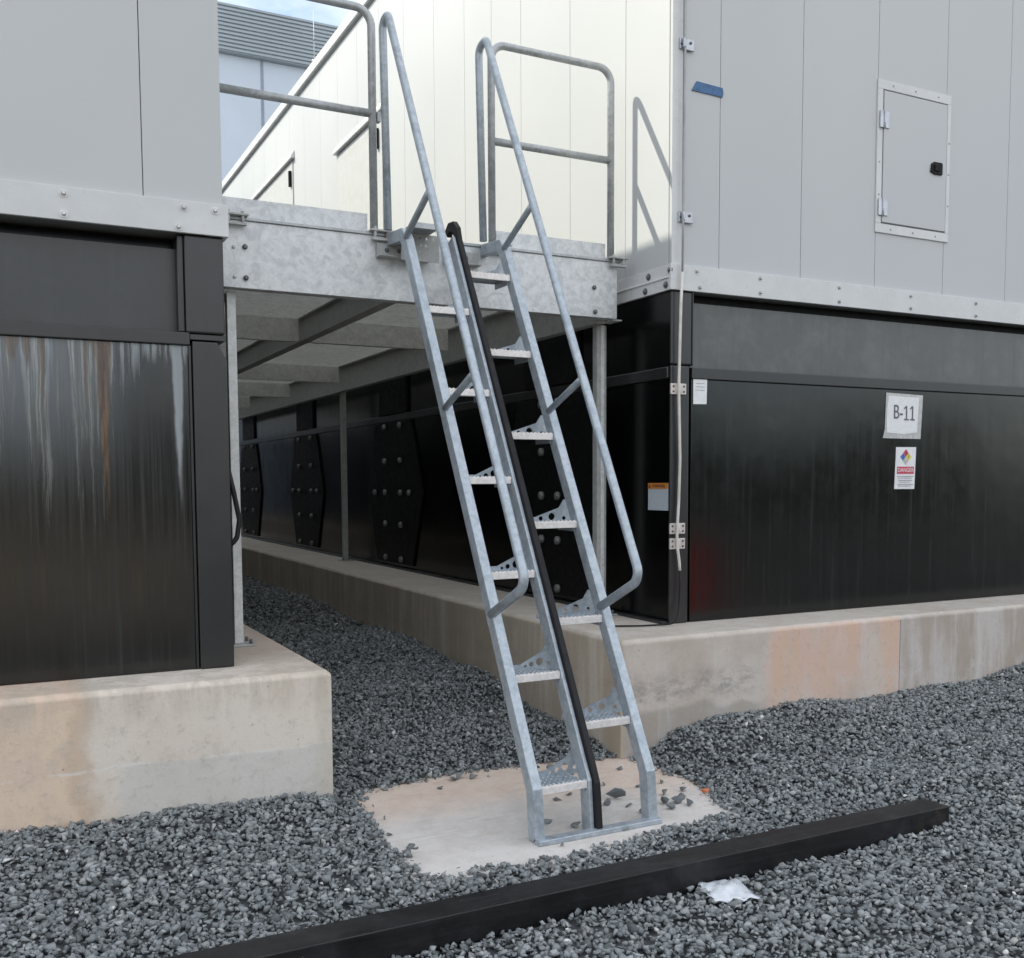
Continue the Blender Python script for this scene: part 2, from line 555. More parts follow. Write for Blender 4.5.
def thing(name, loc, label, cat, group=None):
    o = bpy.data.objects.new(name, None)
    o.empty_display_size = .2
    o.location = loc
    COL.objects.link(o)
    ORG[o.name] = Vector(loc)
    return tag(o, label, cat, group)

def part_copy(src, parent, world_shift):
    """copy of a part mesh under the same or another parent, moved by world_shift"""
    c = src.copy()
    COL.objects.link(c)
    c.parent = parent
    c.location = src.location + Vector(world_shift) + (ORG[src.name] - ORG[parent.name] if src.parent is not parent else Vector((0, 0, 0)))
    ORG[c.name] = ORG[src.name]
    return c

def bolts(name, mat, parent, pts, axis, r=.016, h=.012, washer=True):
    """round bolt heads, one mesh shared by copies; pts are face centres, heads stick out along axis (vector)"""
    first = None
    ax = Vector(axis)
    for p in pts:
        p = Vector(p)
        if first is None:
            m = MB()
            if washer:
                m.tube([p - ax * .004, p + ax * .003], r * 1.55, 14)
            m.tube([p, p + ax * h * .55, p + ax * h], r, 10)
            m.tube([p + ax * h, p + ax * (h + r * .35)], r * .95, 10, r2=r * .5)
            first = m.build(name, mat, parent)
            p0 = p
        else:
            part_copy(first, parent, p - p0)

def arc_path(pts, rad, n=8):
    """polyline with rounded corners; rad is a number or a list per inner corner"""
    P = [Vector(p) for p in pts]
    out = [P[0]]
    for i in range(1, len(P) - 1):
        rr = rad if isinstance(rad, (int, float)) else rad[i - 1]
        a, b = (P[i - 1] - P[i]).normalized(), (P[i + 1] - P[i]).normalized()
        ang = a.angle(b)
        d = min(rr / math.tan(ang / 2), (P[i - 1] - P[i]).length * .49, (P[i + 1] - P[i]).length * .49)
        rr = d * math.tan(ang / 2)
        c = P[i] + (a + b).normalized() * (rr / math.sin(ang / 2))
        s0, s1 = P[i] + a * d, P[i] + b * d
        v0, v1 = s0 - c, s1 - c
        tot = v0.angle(v1)
        axq = v0.cross(v1).normalized()
        for k in range(n + 1):
            out.append(c + Matrix.Rotation(tot * k / n, 3, axq) @ v0)
    out.append(P[-1])
    return out

def curve_mesh_plate(outline, holes, thick, place):
    """flat plate with round holes: returns verts/faces; place maps (u,v,w) to world"""
    cu = bpy.data.curves.new('plate_curve', 'CURVE')
    cu.dimensions = '2D'
    cu.fill_mode = 'BOTH'
    cu.extrude = thick / 2
    def spl(pts):
        sp = cu.splines.new('POLY')
        sp.points.add(len(pts) - 1)
        for p, q in zip(sp.points, pts):
            p.co = (q[0], q[1], 0, 1)
        sp.use_cyclic_u = True
    spl(outline)
    for (hx, hy, hr) in holes:
        spl([(hx + hr * math.cos(a), hy + hr * math.sin(a)) for a in [2 * math.pi * k / 14 for k in range(14)]])
    o = bpy.data.objects.new('plate_curve', cu)
    me = bpy.data.meshes.new_from_object(o)
    vs = [place(*v.co) for v in me.vertices]
    fs = [tuple(p.vertices) for p in me.polygons]
    bpy.data.objects.remove(o)
    bpy.data.curves.remove(cu)
    bpy.data.meshes.remove(me)
    return vs, fs

def text_mesh(body, size, place, thick=.0016, squeeze=1.0):
    cu = bpy.data.curves.new('lettering_curve', 'FONT')
    cu.body = body
    cu.size = size
    cu.align_x = 'CENTER'
    cu.align_y = 'CENTER'
    cu.extrude = thick / 2
    cu.resolution_u = 4
    o = bpy.data.objects.new('lettering_curve', cu)
    me = bpy.data.meshes.new_from_object(o)
    vs = [place(v.co.x * squeeze, v.co.y, v.co.z) for v in me.vertices]
    fs = [tuple(p.vertices) for p in me.polygons]
    bpy.data.objects.remove(o)
    bpy.data.curves.remove(cu)
    bpy.data.meshes.remove(me)
    return vs, fs

# ------------------------------------------------------------------ ground and gravel
ZT, ZB = 2.79, .602
SLAB = [(-2.315, -.47), (-2.214, -.37), (-2.068, -.327), (-1.881, -.302), (-1.653, -.271), (-1.407, -.289), (-1.137, -.339), (-.87, -.41), (-.627, -.43),
        (-.629, -.681), (-.606, -.918), (-.624, -1.158), (-.716, -1.359), (-.749, -1.519), (-.995, -1.541), (-1.219, -1.565), (-1.42, -1.61), (-1.582, -1.625),
        (-1.773, -1.621), (-1.974, -1.621), (-2.153, -1.591), (-2.303, -1.612), (-2.371, -1.576), (-2.376, -1.396), (-2.368, -1.165), (-2.349, -.87)]
CTRL = np.array([(-4.0, -.6, .01), (-3.3, -.6, -.015), (-2.5, -.6, -.01), (-.55, -.5, -.05), (-.24, -.5, .02), (.1, -.5, .07), (.74, -.5, .085), (1.5, -.5, .05),
                 (2.2, -.5, .07), (3.0, -.5, .13), (-.7, .3, -.03), (-.72, 1.5, .10), (-.72, 3.0, .15), (-.72, 6.5, .19), (-.72, 9.8, .18), (-2.4, .3, .0),
                 (-2.4, 1.5, .06), (-2.4, 4.0, .12), (-2.4, 9, .15), (-1.5, .2, -.05), (-1.5, 1.6, .06), (-4.2, -1.5, -.05), (-3.2, -1.3, -.07), (-2.7, -1.1, -.08),
                 (-4.2, -2.5, -.115), (-3, -2.5, -.125), (-1.5, -2.6, -.125), (0, -2.6, -.12), (1.5, -2.6, -.09), (0.4, -1.5, -.04), (1.5, -1.4, -.01), (3, -1.6, .02),
                 (-.2, -1.3, -.085), (-4, -4, -.15), (-1, -4.5, -.15), (2, -4.5, -.12), (4.5, -2, .0), (-6, -2, -.06), (-1.5, -1.85, -.12), (-2.6, -1.8, -.11), (-.3, -1.85, -.11),
                 (-1.5, -.1, -.085), (-2.3, -.1, -.06), (-.9, -.15, -.07)])

def inside(px, py, poly):
    c = np.zeros(px.shape, bool)
    k = len(poly)
    for i in range(k):
        x0, y0 = poly[i]
        x1, y1 = poly[(i + 1) % k]
        m = ((y0 > py) != (y1 > py)) & (px < (x1 - x0) * (py - y0) / (y1 - y0 + 1e-12) + x0)
        c ^= m
    return c

def dist_poly(px, py, poly):
    d = np.full(px.shape, 1e9)
    k = len(poly)
    for i in range(k):
        ax, ay = poly[i]
        bx, by = poly[(i + 1) % k]
        t = np.clip(((px - ax) * (bx - ax) + (py - ay) * (by - ay)) / ((bx - ax) ** 2 + (by - ay) ** 2), 0, 1)
        d = np.minimum(d, np.hypot(px - ax - t * (bx - ax), py - ay - t * (by - ay)))
    return d

def gz(px, py):
    px = np.asarray(px, float)
    py = np.asarray(py, float)
    w = 0
    s = 0
    for (cx_, cy_, cz_) in CTRL:
        d2 = (px - cx_) ** 2 + (py - cy_) ** 2 + .03
        q = 1 / d2 ** 1.6
        w = w + q
        s = s + q * cz_
    z = s / w
    far = np.clip((np.hypot(px + 1, py - 2) - 9) / 6, 0, 1)
    z = z * (1 - far) + (-.05) * far
    z = z + .012 * np.sin(px * 5.1 + 1.3 * np.sin(py * 3.7)) * np.cos(py * 4.3 + px) * (1 - far)
    # gravel never rises much above the pad next to its rim
    d = dist_poly(px, py, SLAB)
    k = np.clip(d / .35, 0, 1)
    z = np.where(inside(px, py, SLAB), -.16, z * k + np.minimum(z, -.112) * (1 - k))
    return z

xs = np.unique(np.round(np.concatenate([[-600, -200, -80, -40, -20, -14, -10, -8], np.arange(-6.5, 5.01, .1), [6, 8, 10, 14, 20, 40, 80, 200, 600]]), 3))
ys = np.unique(np.round(np.concatenate([[-600, -200, -80, -40, -20, -12, -9, -7], np.arange(-5.6, 3.01, .1), np.arange(3.5, 16, .5), [18, 22, 30, 60, 150, 300, 600]]), 3))
gx, gy = np.meshgrid(xs, ys, indexing='ij')
gzv = gz(gx.ravel(), gy.ravel()) - .012
nx, ny = len(xs), len(ys)
me = bpy.data.meshes.new('ground')
fs = [(i * ny + j, (i + 1) * ny + j, (i + 1) * ny + j + 1, i * ny + j + 1) for i in range(nx - 1) for j in range(ny - 1)]
me.from_pydata(list(zip(gx.ravel().tolist(), gy.ravel().tolist(), gzv.tolist())), [], fs)
me.polygons.foreach_set('use_smooth', [True] * len(fs))
me.materials.append(M['bed'])
go = bpy.data.objects.new('ground', me)
COL.objects.link(go)
tag(go, 'dark grey gravel ground of the equipment yard', 'ground', None, 'structure')

# stones: crushed rock hulls, every one its own little polyhedron in one uncountable bed
def hull_variant(npts):
    bm = bmesh.new()
    for _ in range(npts):
        v = Vector((random.gauss(0, 1), random.gauss(0, 1), random.gauss(0, 1))).normalized() * random.uniform(.82, 1.0)
        bm.verts.new((v.x * .5, v.y * .5 * .80, v.z * .5 * .62))
    r = bmesh.ops.convex_hull(bm, input=bm.verts)
    bmesh.ops.delete(bm, geom=[g for g in r['geom_interior'] if isinstance(g, bmesh.types.BMVert)], context='VERTS')
    bmesh.ops.triangulate(bm, faces=bm.faces)
    bm.verts.index_update()
    V = np.array([v.co[:] for v in bm.verts])
    F = np.array([[v.index for v in f.verts] for f in bm.faces])
    bm.free()
    return V, F
VAR = [hull_variant(random.choice((8, 9, 9, 10, 11))) for _ in range(28)]

def scatter(x0, x1, y0, y1, per_m2):
    k = int((x1 - x0) * (y1 - y0) * per_m2)
    return RNG.uniform(x0, x1, k), RNG.uniform(y0, y1, k)

def in_plinth(px, py):
    right = (px > -.673 + .012) & (py > -.44 + .012)
    left = (px < -2.46 - .012) & (py > -.484 + .012)
    return right | left

px1, py1 = scatter(-4.9, 4.0, -3.7, -.40, 3000)
px2, py2 = scatter(-2.5, -.63, -.40, 3.2, 2700)
px3, py3 = scatter(-2.5, -.63, 3.2, 14.5, 1000)
px, py = np.concatenate([px1, px2, px3]), np.concatenate([py1, py2, py3])
far_flag = np.concatenate([np.zeros(len(px1) + len(px2)), np.ones(len(px3))])
wob = .03 * np.sin(px * 23) * np.cos(py * 19) + .02 * RNG.standard_normal(len(px))
SX = [(-1.5 + (a + 1.5) * 1.035, -.95 + (b + .95) * 1.03) for a, b in SLAB]
ins = inside(px, py, SX)
dd = dist_poly(px, py, SX)
stray = RNG.uniform(0, 1, len(px)) < .05 * np.exp(-dd / .05)
keep = ~in_plinth(px, py) & ~(ins & (dd > .012 + wob * .8) & ~stray)
keep &= ~((py > -2.20) & (py < -2.05) & (px < .03))          # under the steel beam
px, py, far_flag = px[keep], py[keep], far_flag[keep]
N = len(px)
size = np.clip(RNG.lognormal(math.log(.0335), .33, N), .013, .066) * np.where(far_flag > 0, 1.35, 1.0)
zz = np.maximum(gz(px, py), -.115) + RNG.uniform(-.006, .014, N)
yaw = RNG.uniform(0, 2 * np.pi, N)
tx, ty = RNG.normal(0, .45, N), RNG.normal(0, .45, N)
cyw, syw = np.cos(yaw), np.sin(yaw)
c1, s1, c2, s2 = np.cos(tx), np.sin(tx), np.cos(ty), np.sin(ty)
Rz = np.zeros((N, 3, 3)); Rz[:, 0, 0] = cyw; Rz[:, 0, 1] = -syw; Rz[:, 1, 0] = syw; Rz[:, 1, 1] = cyw; Rz[:, 2, 2] = 1
Rx = np.zeros((N, 3, 3)); Rx[:, 0, 0] = 1; Rx[:, 1, 1] = c1; Rx[:, 1, 2] = -s1; Rx[:, 2, 1] = s1; Rx[:, 2, 2] = c1
Ry = np.zeros((N, 3, 3)); Ry[:, 1, 1] = 1; Ry[:, 0, 0] = c2; Ry[:, 0, 2] = s2; Ry[:, 2, 0] = -s2; Ry[:, 2, 2] = c2
RR = np.einsum('nij,njk,nkl->nil', Rx, Ry, Rz) * size[:, None, None]
tone = np.clip(RNG.normal(.47, .25, N), 0, .92)
special = RNG.uniform(0, 1, N)
tone = np.where(special > .9965, 1.0, np.where(special > .985, .955, tone))
which = RNG.integers(0, len(VAR), N)
allV, allF, allT = [], [], []
off = 0
P3 = np.stack([px, py, zz], 1)
for k, (V, F) in enumerate(VAR):
    idx = np.nonzero(which == k)[0]
    vv = np.einsum('nij,vj->nvi', RR[idx], V) + P3[idx][:, None, :]
    ff = F[None] + (off + np.arange(len(idx)) * len(V))[:, None, None]
    allV.append(vv.reshape(-1, 3)); allF.append(ff.reshape(-1, 3)); allT.append(np.repeat(tone[idx], len(F)))
    off += len(idx) * len(V)
allV, allF, allT = np.concatenate(allV), np.concatenate(allF), np.concatenate(allT)
me = bpy.data.meshes.new('gravel')
me.vertices.add(len(allV))
me.vertices.foreach_set('co', allV.astype(np.float32).ravel())
me.loops.add(allF.size)
me.loops.foreach_set('vertex_index', allF.astype(np.int32).ravel())
me.polygons.add(len(allF))
me.polygons.foreach_set('loop_start', np.arange(0, allF.size, 3, dtype=np.int32))
try:
    me.polygons.foreach_set('loop_total', np.full(len(allF), 3, dtype=np.int32))
except Exception:
    pass
at = me.attributes.new('tone', 'FLOAT', 'FACE')
at.data.foreach_set('value', allT.astype(np.float32))
me.update(calc_edges=True)
me.validate()
me.materials.append(M['stone'])
gv = bpy.data.objects.new('gravel', me)
COL.objects.link(gv)
tag(gv, 'crushed blue-grey gravel covering the yard and the passage', 'gravel', None, 'stuff')

# concrete pad under the stair, its rim buried in gravel
ctr = Vector((-1.5, -.95))
rim = [(ctr.x + (a - ctr.x) * 1.09, ctr.y + (b - ctr.y) * 1.09) for a, b in SLAB]
rim = [(a, min(b, -.2)) if a > -.66 else (a, b) for a, b in rim]
rim = [(min(a, -.56), b) for a, b in rim]
pad = MB().prism(rim[::-1], -.24, -.113, 'z').build('concrete_pad', M['pad'], None, .006)
tag(pad, 'pale pinkish concrete pad set in the gravel under the stair foot', 'concrete pad')

# loose stones on the pad
spots = [(-1.131, -1.082, .10), (-1.21, -1.13, .045), (-1.12, -1.20, .04), (-1.25, -1.03, .04), (-.851, -1.136, .05), (-.80, -1.22, .045), (-.87, -1.27, .055), (-.836, -1.331, .05),
         (-.93, -1.25, .06), (-.96, -1.33, .05), (-.72, -1.12, .04), (-.70, -.78, .035), (-.80, -.62, .04), (-1.02, -.62, .045), (-1.10, -.58, .05), (-1.17, -.66, .045),
         (-1.20, -.75, .04), (-.95, -.50, .04), (-1.33, -1.20, .045), (-1.523, -1.341, .045), (-1.62, -1.23, .04), (-1.42, -1.33, .05), (-1.70, -1.53, .035), (-1.28, -.50, .045),
         (-1.685, -.342, .06), (-1.74, -.36, .05), (-1.62, -.38, .045), (-1.86, -.47, .03), (-1.10, -1.32, .07), (-.74, -.95, .03), (-1.40, -.95, .04), (-1.30, -.90, .035), (-.67, -1.30, .03),
         (-1.05, -.83, .03), (-1.16, -.45, .05), (-.90, -.95, .025)]
lab0 = 'small dark grey stone lying loose on the concrete pad'
for i, (a, b, s) in enumerate(spots):
    V, F = VAR[(i * 5) % len(VAR)]
    if i == 0:
        V, F = VAR[3]
    an = random.uniform(0, 6.28)
    m = MB()
    P = []
    for q in V:
        q = q * (s * 1.5)
        P.append((a + q[0] * math.cos(an) - q[1] * math.sin(an), b + q[0] * math.sin(an) + q[1] * math.cos(an), q[2]))
    zmin = min(p[2] for p in P)
    m.add([(p[0], p[1], p[2] - zmin - .1145) for p in P], [tuple(f) for f in F])
    o = m.build('loose_stone', M['stone'])
    attr = o.data.attributes.new('tone', 'FLOAT', 'FACE')
    t = random.uniform(.15, .45)
    attr.data.foreach_set('value', [t] * len(o.data.polygons))
    if i == 0:
        tag(o, 'largest dark stone on the concrete pad, behind the foot of the stair', 'stone', 'loose stones on the concrete pad')
    else:
        tag(o, lab0, 'stone', 'loose stones on the concrete pad')

# ------------------------------------------------------------------ plinths
def plinth(x0, x1, y0, y1, z, mat, label):
    c = .022
    m = MB()
    m.box(x0, x1, y0, y1, -.6, z - c)
    m.v = []
    m.f = []
    m.sm = []
    lo = [(x0, y0), (x1, y0), (x1, y1), (x0, y1)]
    hi = [(x0 + c, y0 + c), (x1 - c, y0 + c), (x1 - c, y1 - c), (x0 + c, y1 - c)]
    vs = [(a, b, -.6) for a, b in lo] + [(a, b, z - c) for a, b in lo] + [(a, b, z) for a, b in hi]
    f = [(0, 3, 2, 1), (8, 9, 10, 11)]
    for i in range(4):
        j = (i + 1) % 4
        f += [(i, j, 4 + j, 4 + i), (4 + i, 4 + j, 8 + j, 8 + i)]
    m.add(vs, f)
    o = m.build('concrete_plinth', mat, None, .008, 2)
    tag(o, label, 'plinth', 'concrete plinths under the equipment units')
    return o
pr = plinth(-.673, 13, -.44, 27, ZB, M['concrete right'], 'long weathered concrete plinth with orange stains under the right unit')
pl = plinth(-9.5, -2.46, -.484, 27, .598, M['concrete left'], 'pale concrete plinth with a peach stain at left under the streaked unit')
MB().box(1.656, 1.660, -.4415, -.439, -.2, .575).build('joint', M['panel gap'], pr)

# ------------------------------------------------------------------ enclosures
def wall_panels(m, plane, seams, a0, a1, z0, z1, t, face, gap=.004):
    """boards between vertical seams; plane 'front': runs in x at y=face; 'side': runs in y at x=face"""
    e = [a0] + [s for s in seams if a0 < s < a1] + [a1]
    for p, q in zip(e[:-1], e[1:]):
        p2, q2 = p + gap / 2, q - gap / 2
        if plane == 'front':
            m.box(p2, q2, face, face + t, z0, z1)
        elif plane == 'side':
            m.box(face, face + t, p2, q2, z0, z1)
        else:
            m.box(face - t, face, p2, q2, z0, z1)

HT = 7.05                     # right unit roof
HL = 6.82                     # left unit roof
# --- right unit
R = thing('equipment_unit', (6, 7, ZB), 'right white equipment unit on a black steel base, with access hatch and B-11 notice', 'equipment unit', 'white equipment units on black steel bases')
m = MB()
wall_panels(m, 'front', [.085] + [.385 + .713 * k for k in range(18)], .0, 12.0, 2.94, HT - .15, .03, .002)
wall_panels(m, 'side', [.542, 1.294, 2.085, 2.63, 3.19, 3.90, 4.70] + [5.45 + .752 * k for k in range(27)], .035, 26.0, 2.94, HT - .15, .03, .0)
body = m.build('wall', M['panel'], R, .0015, 1)
MB().box(.033, 11.9, .035, 26.0, 2.80, HT - .02).build('core', M['panel gap'], R)
# corner post strip
MB().box(-.006, .074, -.006, .0, 2.792, HT - .15).build('corner_strip', M['white trim'], R, .002, 1)
# lower trim band, front and side with a folded ridge
MB().box(-.022, 12.02, -.020, .0015, ZT, 2.955).build('trim_band', M['white trim'], R, .003, 2)
m = MB()
m.prism([(-.020, ZT), (-.020, 2.862), (-.028, 2.866), (-.028, 2.876), (-.012, 2.882), (-.012, 2.955), (.004, 2.955), (.004, ZT)], .003, 26.0, 'y')
m.build('trim_band', M['white trim'], R, .001, 1)
bolts('bolt', M['zinc bolt'], R, [(x, -.021, z) for x, z in ((.188, 2.919), (.213, 2.818), (.723, 2.92), (.725, 2.824), (1.447, 2.92), (1.449, 2.822), (2.165, 2.917), (2.168, 2.827), (2.878, 2.917), (2.882, 2.822), (3.6, 2.918), (3.6, 2.823))], (0, -1, 0), .010, .008)
bolts('bolt', M['dark bolt'], R, [(-.013, .0, 2.915), (-.021, .014 + .02, 2.825), (-.013, .24, 2.912), (-.021, .266, 2.82), (-.013, .95, 2.912), (-.021, .95, 2.82)], (-1, 0, 0), .015, .012)
# roof fascia
m = MB()
m.box(-.05, 12.05, -.05, 26.1, HT - .12, HT)
m.build('roof', M['white trim'], R, .004, 2)
MB().box(-.012, 12.0, -.012, 26.05, HT - .149, HT - .121).build('drip_gap', M['panel gap'], R)
# side doors with drip hoods
def side_door(y0, y1, z1, handle_y):
    dr = MB().box(-.012, -.001, y0, y1, 3.1, z1).build('door', M['shutter white'], R, .002, 1)
    mm = MB()
    mm.prism([(-.001, z1 + .14), (-.055, z1 + .05), (-.055, z1 + .025), (-.001, z1 + .025)], y0 - .08, y1 + .08, 'y')
    mm.build('drip_hood', M['white trim'], R)
    MB().box(-.003, -.0005, y0 - .02, y1 + .02, 3.1, z1 + .03).build('door_gap', M['panel gap'], R)
    MB().box(-.05, -.012, handle_y, handle_y + .05, z1 - .34, z1 - .12).build('handle', M['latch black'], dr, .006)
side_door(9.05, 11.4, 6.12, 9.10)
side_door(5.35, 6.95, 5.60, 5.45)

# black base of the right unit, front
MB().box(.17, 12, .07, .12, 2.30, 2.732).build('recess_panel', M['dusty black steel'], R)
MB().box(.17, 12, .0, .07, 2.225, 2.30).build('rail', M['black steel satin'], R, .006, 2)
MB().box(.172, 12, .012, .06, ZB + .004, 2.225).build('front_panel', M['black steel'], R, .004, 2)
MB().box(.0, .168, .0, .022, 2.312, 2.789).build('corner_column', M['black steel satin'], R, .012, 3)
MB().box(.0, .150, .002, .022, ZB + .002, 2.308).build('corner_column', M['black steel satin'], R, .012, 3)
MB().box(.150, .172, .03, .10, ZB + .002, 2.308).build('column_gap', M['black plate'], R)
MB().box(.168, .176, -.004, .05, 2.31, 2.79).build('edge_flange', M['black steel satin'], R, .002, 1)
MB().box(.182, 11.98, .1205, .1605, ZB + .002, 2.789).build('back_plate', M['black plate'], R)
# side face
MB().box(.006, .148, .0225, 26.0, ZB + .003, 2.22).build('side_panel', M['black gloss side'], R)
MB().box(.010, .148, .0225, 26.0, 2.30, 2.788).build('side_panel', M['black gloss side'], R)
MB().box(-.014, .147, .023, 26.0, 2.225, 2.298).build('side_rail', M['black steel satin'], R, .004, 1)
MB().box(-.05, .10, .0235, 26.0, ZB + .0005, ZB + .020).build('base_flange', M['black steel satin'], R, .003, 1)
MB().box(.149, 12, .17, 26.0, ZB + .002, 2.787).build('base_core', M['black plate'], R)
# hexagonal splice plates with bolt heads
for yc, hb in ((1.58, .13), (5.13, .24), (8.66, .31), (12.2, .31)):
    poly = [(yc - .55, .66), (yc + .55, .66), (yc + .85, 1.43), (yc + .55, 2.215), (yc - .55, 2.215), (yc - .85, 1.43)]
    sp = MB().prism(poly, -.016, .0055, 'x').build('splice_plate', M['black plate'], R, .003, 1)
    MB().box(-.02, .0095, yc - .42, yc + .42, 2.305, 2.785).build('splice_plate', M['black plate'], R, .003, 1)
    pts = [(-.0165, yc + s_ * hb, z) for z in (2.17, 1.79, 1.44, 1.09, .71) for s_ in (-1, 1)]
    pts += [(-.0165, yc - hb - .26, 1.44), (-.0165, yc + hb + .34, 1.44)]
    bolts('bolt', M['grey bolt'], sp, pts, (-1, 0, 0), .034, .022, False)

# access hatch on the front
hx0, hx1, hz0, hz1 = 1.80, 2.56, 3.35, 4.43
m = MB()
w = .065
m.box(hx0, hx1, -.010, .0015, hz1 - w, hz1).box(hx0, hx1, -.010, .0015, hz0, hz0 + w)
m.box(hx0, hx0 + w * .8, -.010, .0015, hz0 + w, hz1 - w).box(hx1 - w * .55, hx1, -.010, .0015, hz0 + w, hz1 - w)
hf = m.build('hatch_frame', M['white trim'], R, .002, 1)
MB().box(hx0 + w * .8, hx1 - w * .55, -.0035, .0015, hz0 + w, hz1 - w).build('hatch_gap', M['panel gap'], hf)
hd = MB().box(hx0 + w * .8 + .008, hx1 - w * .55 - .008, -.014, -.004, hz0 + w + .010, hz1 - w - .010).build('hatch_door', M['panel'], R, .003, 2)
for zc, mt in ((hz1 - .28, 'hinge steel'), (hz0 + .18, 'hinge steel')):
    m = MB().box(hx0 + .015, hx0 + .105, -.022, -.0145, zc - .06, zc + .06)
    m.tube([(hx0 + .057, -.024, zc - .062), (hx0 + .057, -.024, zc + .062)], .008, 8)
    m.build('hinge', M[mt], hd, .002, 1)
lt = MB().prism([(2.34, 3.845), (2.385, 3.83), (2.46, 3.832), (2.465, 3.845), (2.465, 3.91), (2.455, 3.922), (2.375, 3.92), (2.35, 3.905)], -.026, -.0145, 'y').build('latch', M['latch black'], hd, .0015, 1)
MB().box(2.375, 2.43, -.034, -.0265, 3.855, 3.895).build('paddle', M['latch black'], lt, .0015, 1)
bolts('rivet', M['hinge steel'], hf, [(x, -.0105, z) for x, z in ((1.95, 4.40), (2.18, 4.40), (2.42, 4.40), (1.95, 3.38), (2.18, 3.38), (2.42, 3.38), (1.825, 3.62), (1.825, 3.85), (1.825, 4.08), (2.545, 3.62), (2.545, 3.85), (2.545, 4.08))], (0, -1, 0), .006, .003, False)

# --- left unit
XL, YL = -2.88, -.153
L = thing('equipment_unit', (-6, 7, .598), 'left white equipment unit on a black steel base with rust and lime streaks', 'equipment unit', 'white equipment units on black steel bases')
m = MB()
wall_panels(m, 'front', sorted(-3.26 - .713 * k for k in range(9)), -9.2, XL, 2.93, HL - .15, .03, YL + .002)
wall_panels(m, 'sideR', [YL + .7 + .752 * k for k in range(35)], YL + .035, 26.0, 2.93, HL - .15, .03, XL)
m.build('wall', M['panel'], L, .0015, 1)
MB().box(-9.15, XL - .033, YL + .035, 26.0, 2.80, HL - .02).build('core', M['panel gap'], L)
MB().box(-9.25, XL + .05, YL - .05, 26.1, HL - .12, HL).build('roof', M['white trim'], L, .004, 2)
MB().box(-9.2, XL + .012, YL - .012, 26.05, HL - .149, HL - .121).build('drip_gap', M['panel gap'], L)
MB().box(-9.2, XL + .022, YL - .020, YL + .0015, 2.788, 2.945).build('trim_band', M['white trim'], L, .003, 2)
MB().box(XL - .001, XL + .020, YL + .003, 26.0, 2.788, 2.945).build('trim_band', M['white trim'], L, .003, 2)
bolts('bolt', M['pale bolt'], L, [(x, YL - .021, z) for x, z in ((-3.618, 2.911), (-3.62, 2.817), (-3.075, 2.91), (-3.102, 2.813), (-2.924, 2.911), (-4.3, 2.911), (-4.3, 2.817))], (0, -1, 0), .012, .011)
MB().box(-9.2, -3.105, YL + .10, YL + .15, 2.31, 2.728).build('recess_panel', M['scuffed black steel'], L)
MB().box(-3.105, -3.0745, YL + .03, YL + .15, 2.31, 2.785).build('recess_side', M['black steel satin'], L, .004, 1)
MB().box(-3.074, XL - .004, YL, YL + .20, 2.303, 2.785).build('corner_column', M['black steel satin'], L, .010, 3)
MB().box(-9.2, -3.058, YL + .006, YL + .15, 2.242, 2.306).build('rail', M['black steel satin'], L, .005, 2)
MB().box(-3.0575, XL, YL + .01, YL + .15, 2.270, 2.300).build('rail', M['black steel satin'], L, .003, 1)
MB().box(-9.2, -3.066, YL + .022, YL + .07, .602, 2.241).build('front_panel', M['streaked'], L, .003, 2)
MB().box(-3.066, -3.052, YL + .012, YL + .07, .602, 2.241).build('edge_flange', M['black steel satin'], L, .003, 2)
m = MB().prism([(-3.048, .601), (XL + .002, .601), (XL + .002, 2.175), (XL - .045, 2.262), (-3.048, 2.262)], YL - .002, YL + .16, 'y')
m.build('corner_column', M['black steel satin'], L, .006, 2)
MB().box(-9.2, XL - .03, YL + .161, 26.0, .601, 2.784).build('base_core', M['black gloss side'], L)
for k in range(21):
    y = .9 + k * 1.15
    MB().box(XL - .03, XL - .005, y, y + .06, .601, 2.784).build('side_rib', M['black steel satin'], L)
MB().box(XL - .03, XL - .002, YL + .162, 25.98, 2.24, 2.30).build('side_rail', M['black steel satin'], L)
# lifting strap bulge at the right edge of the lower column
MB().tube(arc_path([(XL + .004, YL + .05, 1.62), (XL + .03, YL + .05, 1.50), (XL + .055, YL + .05, 1.36), (XL + .04, YL + .05, 1.26), (XL + .004, YL + .05, 1.23)], .06), .013, 8).build('strap_loop', M['black rubber'], L)

# ------------------------------------------------------------------ access platform
PF = .43                     # front face of the front beam
PX0, PX1 = -2.79, -.14
ZP0, ZP1 = 2.655, 3.03
T = thing('access_platform', (-1.47, 5, ZB), 'galvanised steel access platform bridging the gap between the two units', 'platform')
m = MB()
m.box(PX0, PX1, PF, PF + .012, ZP0, ZP1)
m.box(PX0, PX1, PF + .0125, PF + .085, ZP0, ZP0 + .012).box(PX0, PX1, PF + .0125, PF + .085, ZP1 - .012, ZP1)
m.box(PX1 - .02, PX1 + .05, PF + .013, PF + .16, ZP0 - .010, ZP0 - .001)
m.build('front_beam', M['galvanised beam'], T, .002, 1)
m = MB()
m.box(PX0, PX1 + .03, PF - .012, PF + .14, ZP1 + .001, ZP1 + .018)
m.build('edge_angle', M['galvanised rail'], T, .002, 1)
bolts('bolt', M['dark bolt'], T, [(-2.645, PF - .001, 2.885), (-2.643, PF - .001, 2.712), (-.325, PF - .001, 2.85), (-.317, PF - .001, 2.69)], (0, -1, 0), .0145, .011, False)
bolts('bolt', M['pale bolt'], T, [(-2.708, PF - .001, 2.88), (-2.705, PF - .001, 2.715)], (0, -1, 0), .010, .006, False)
YE = 13.5
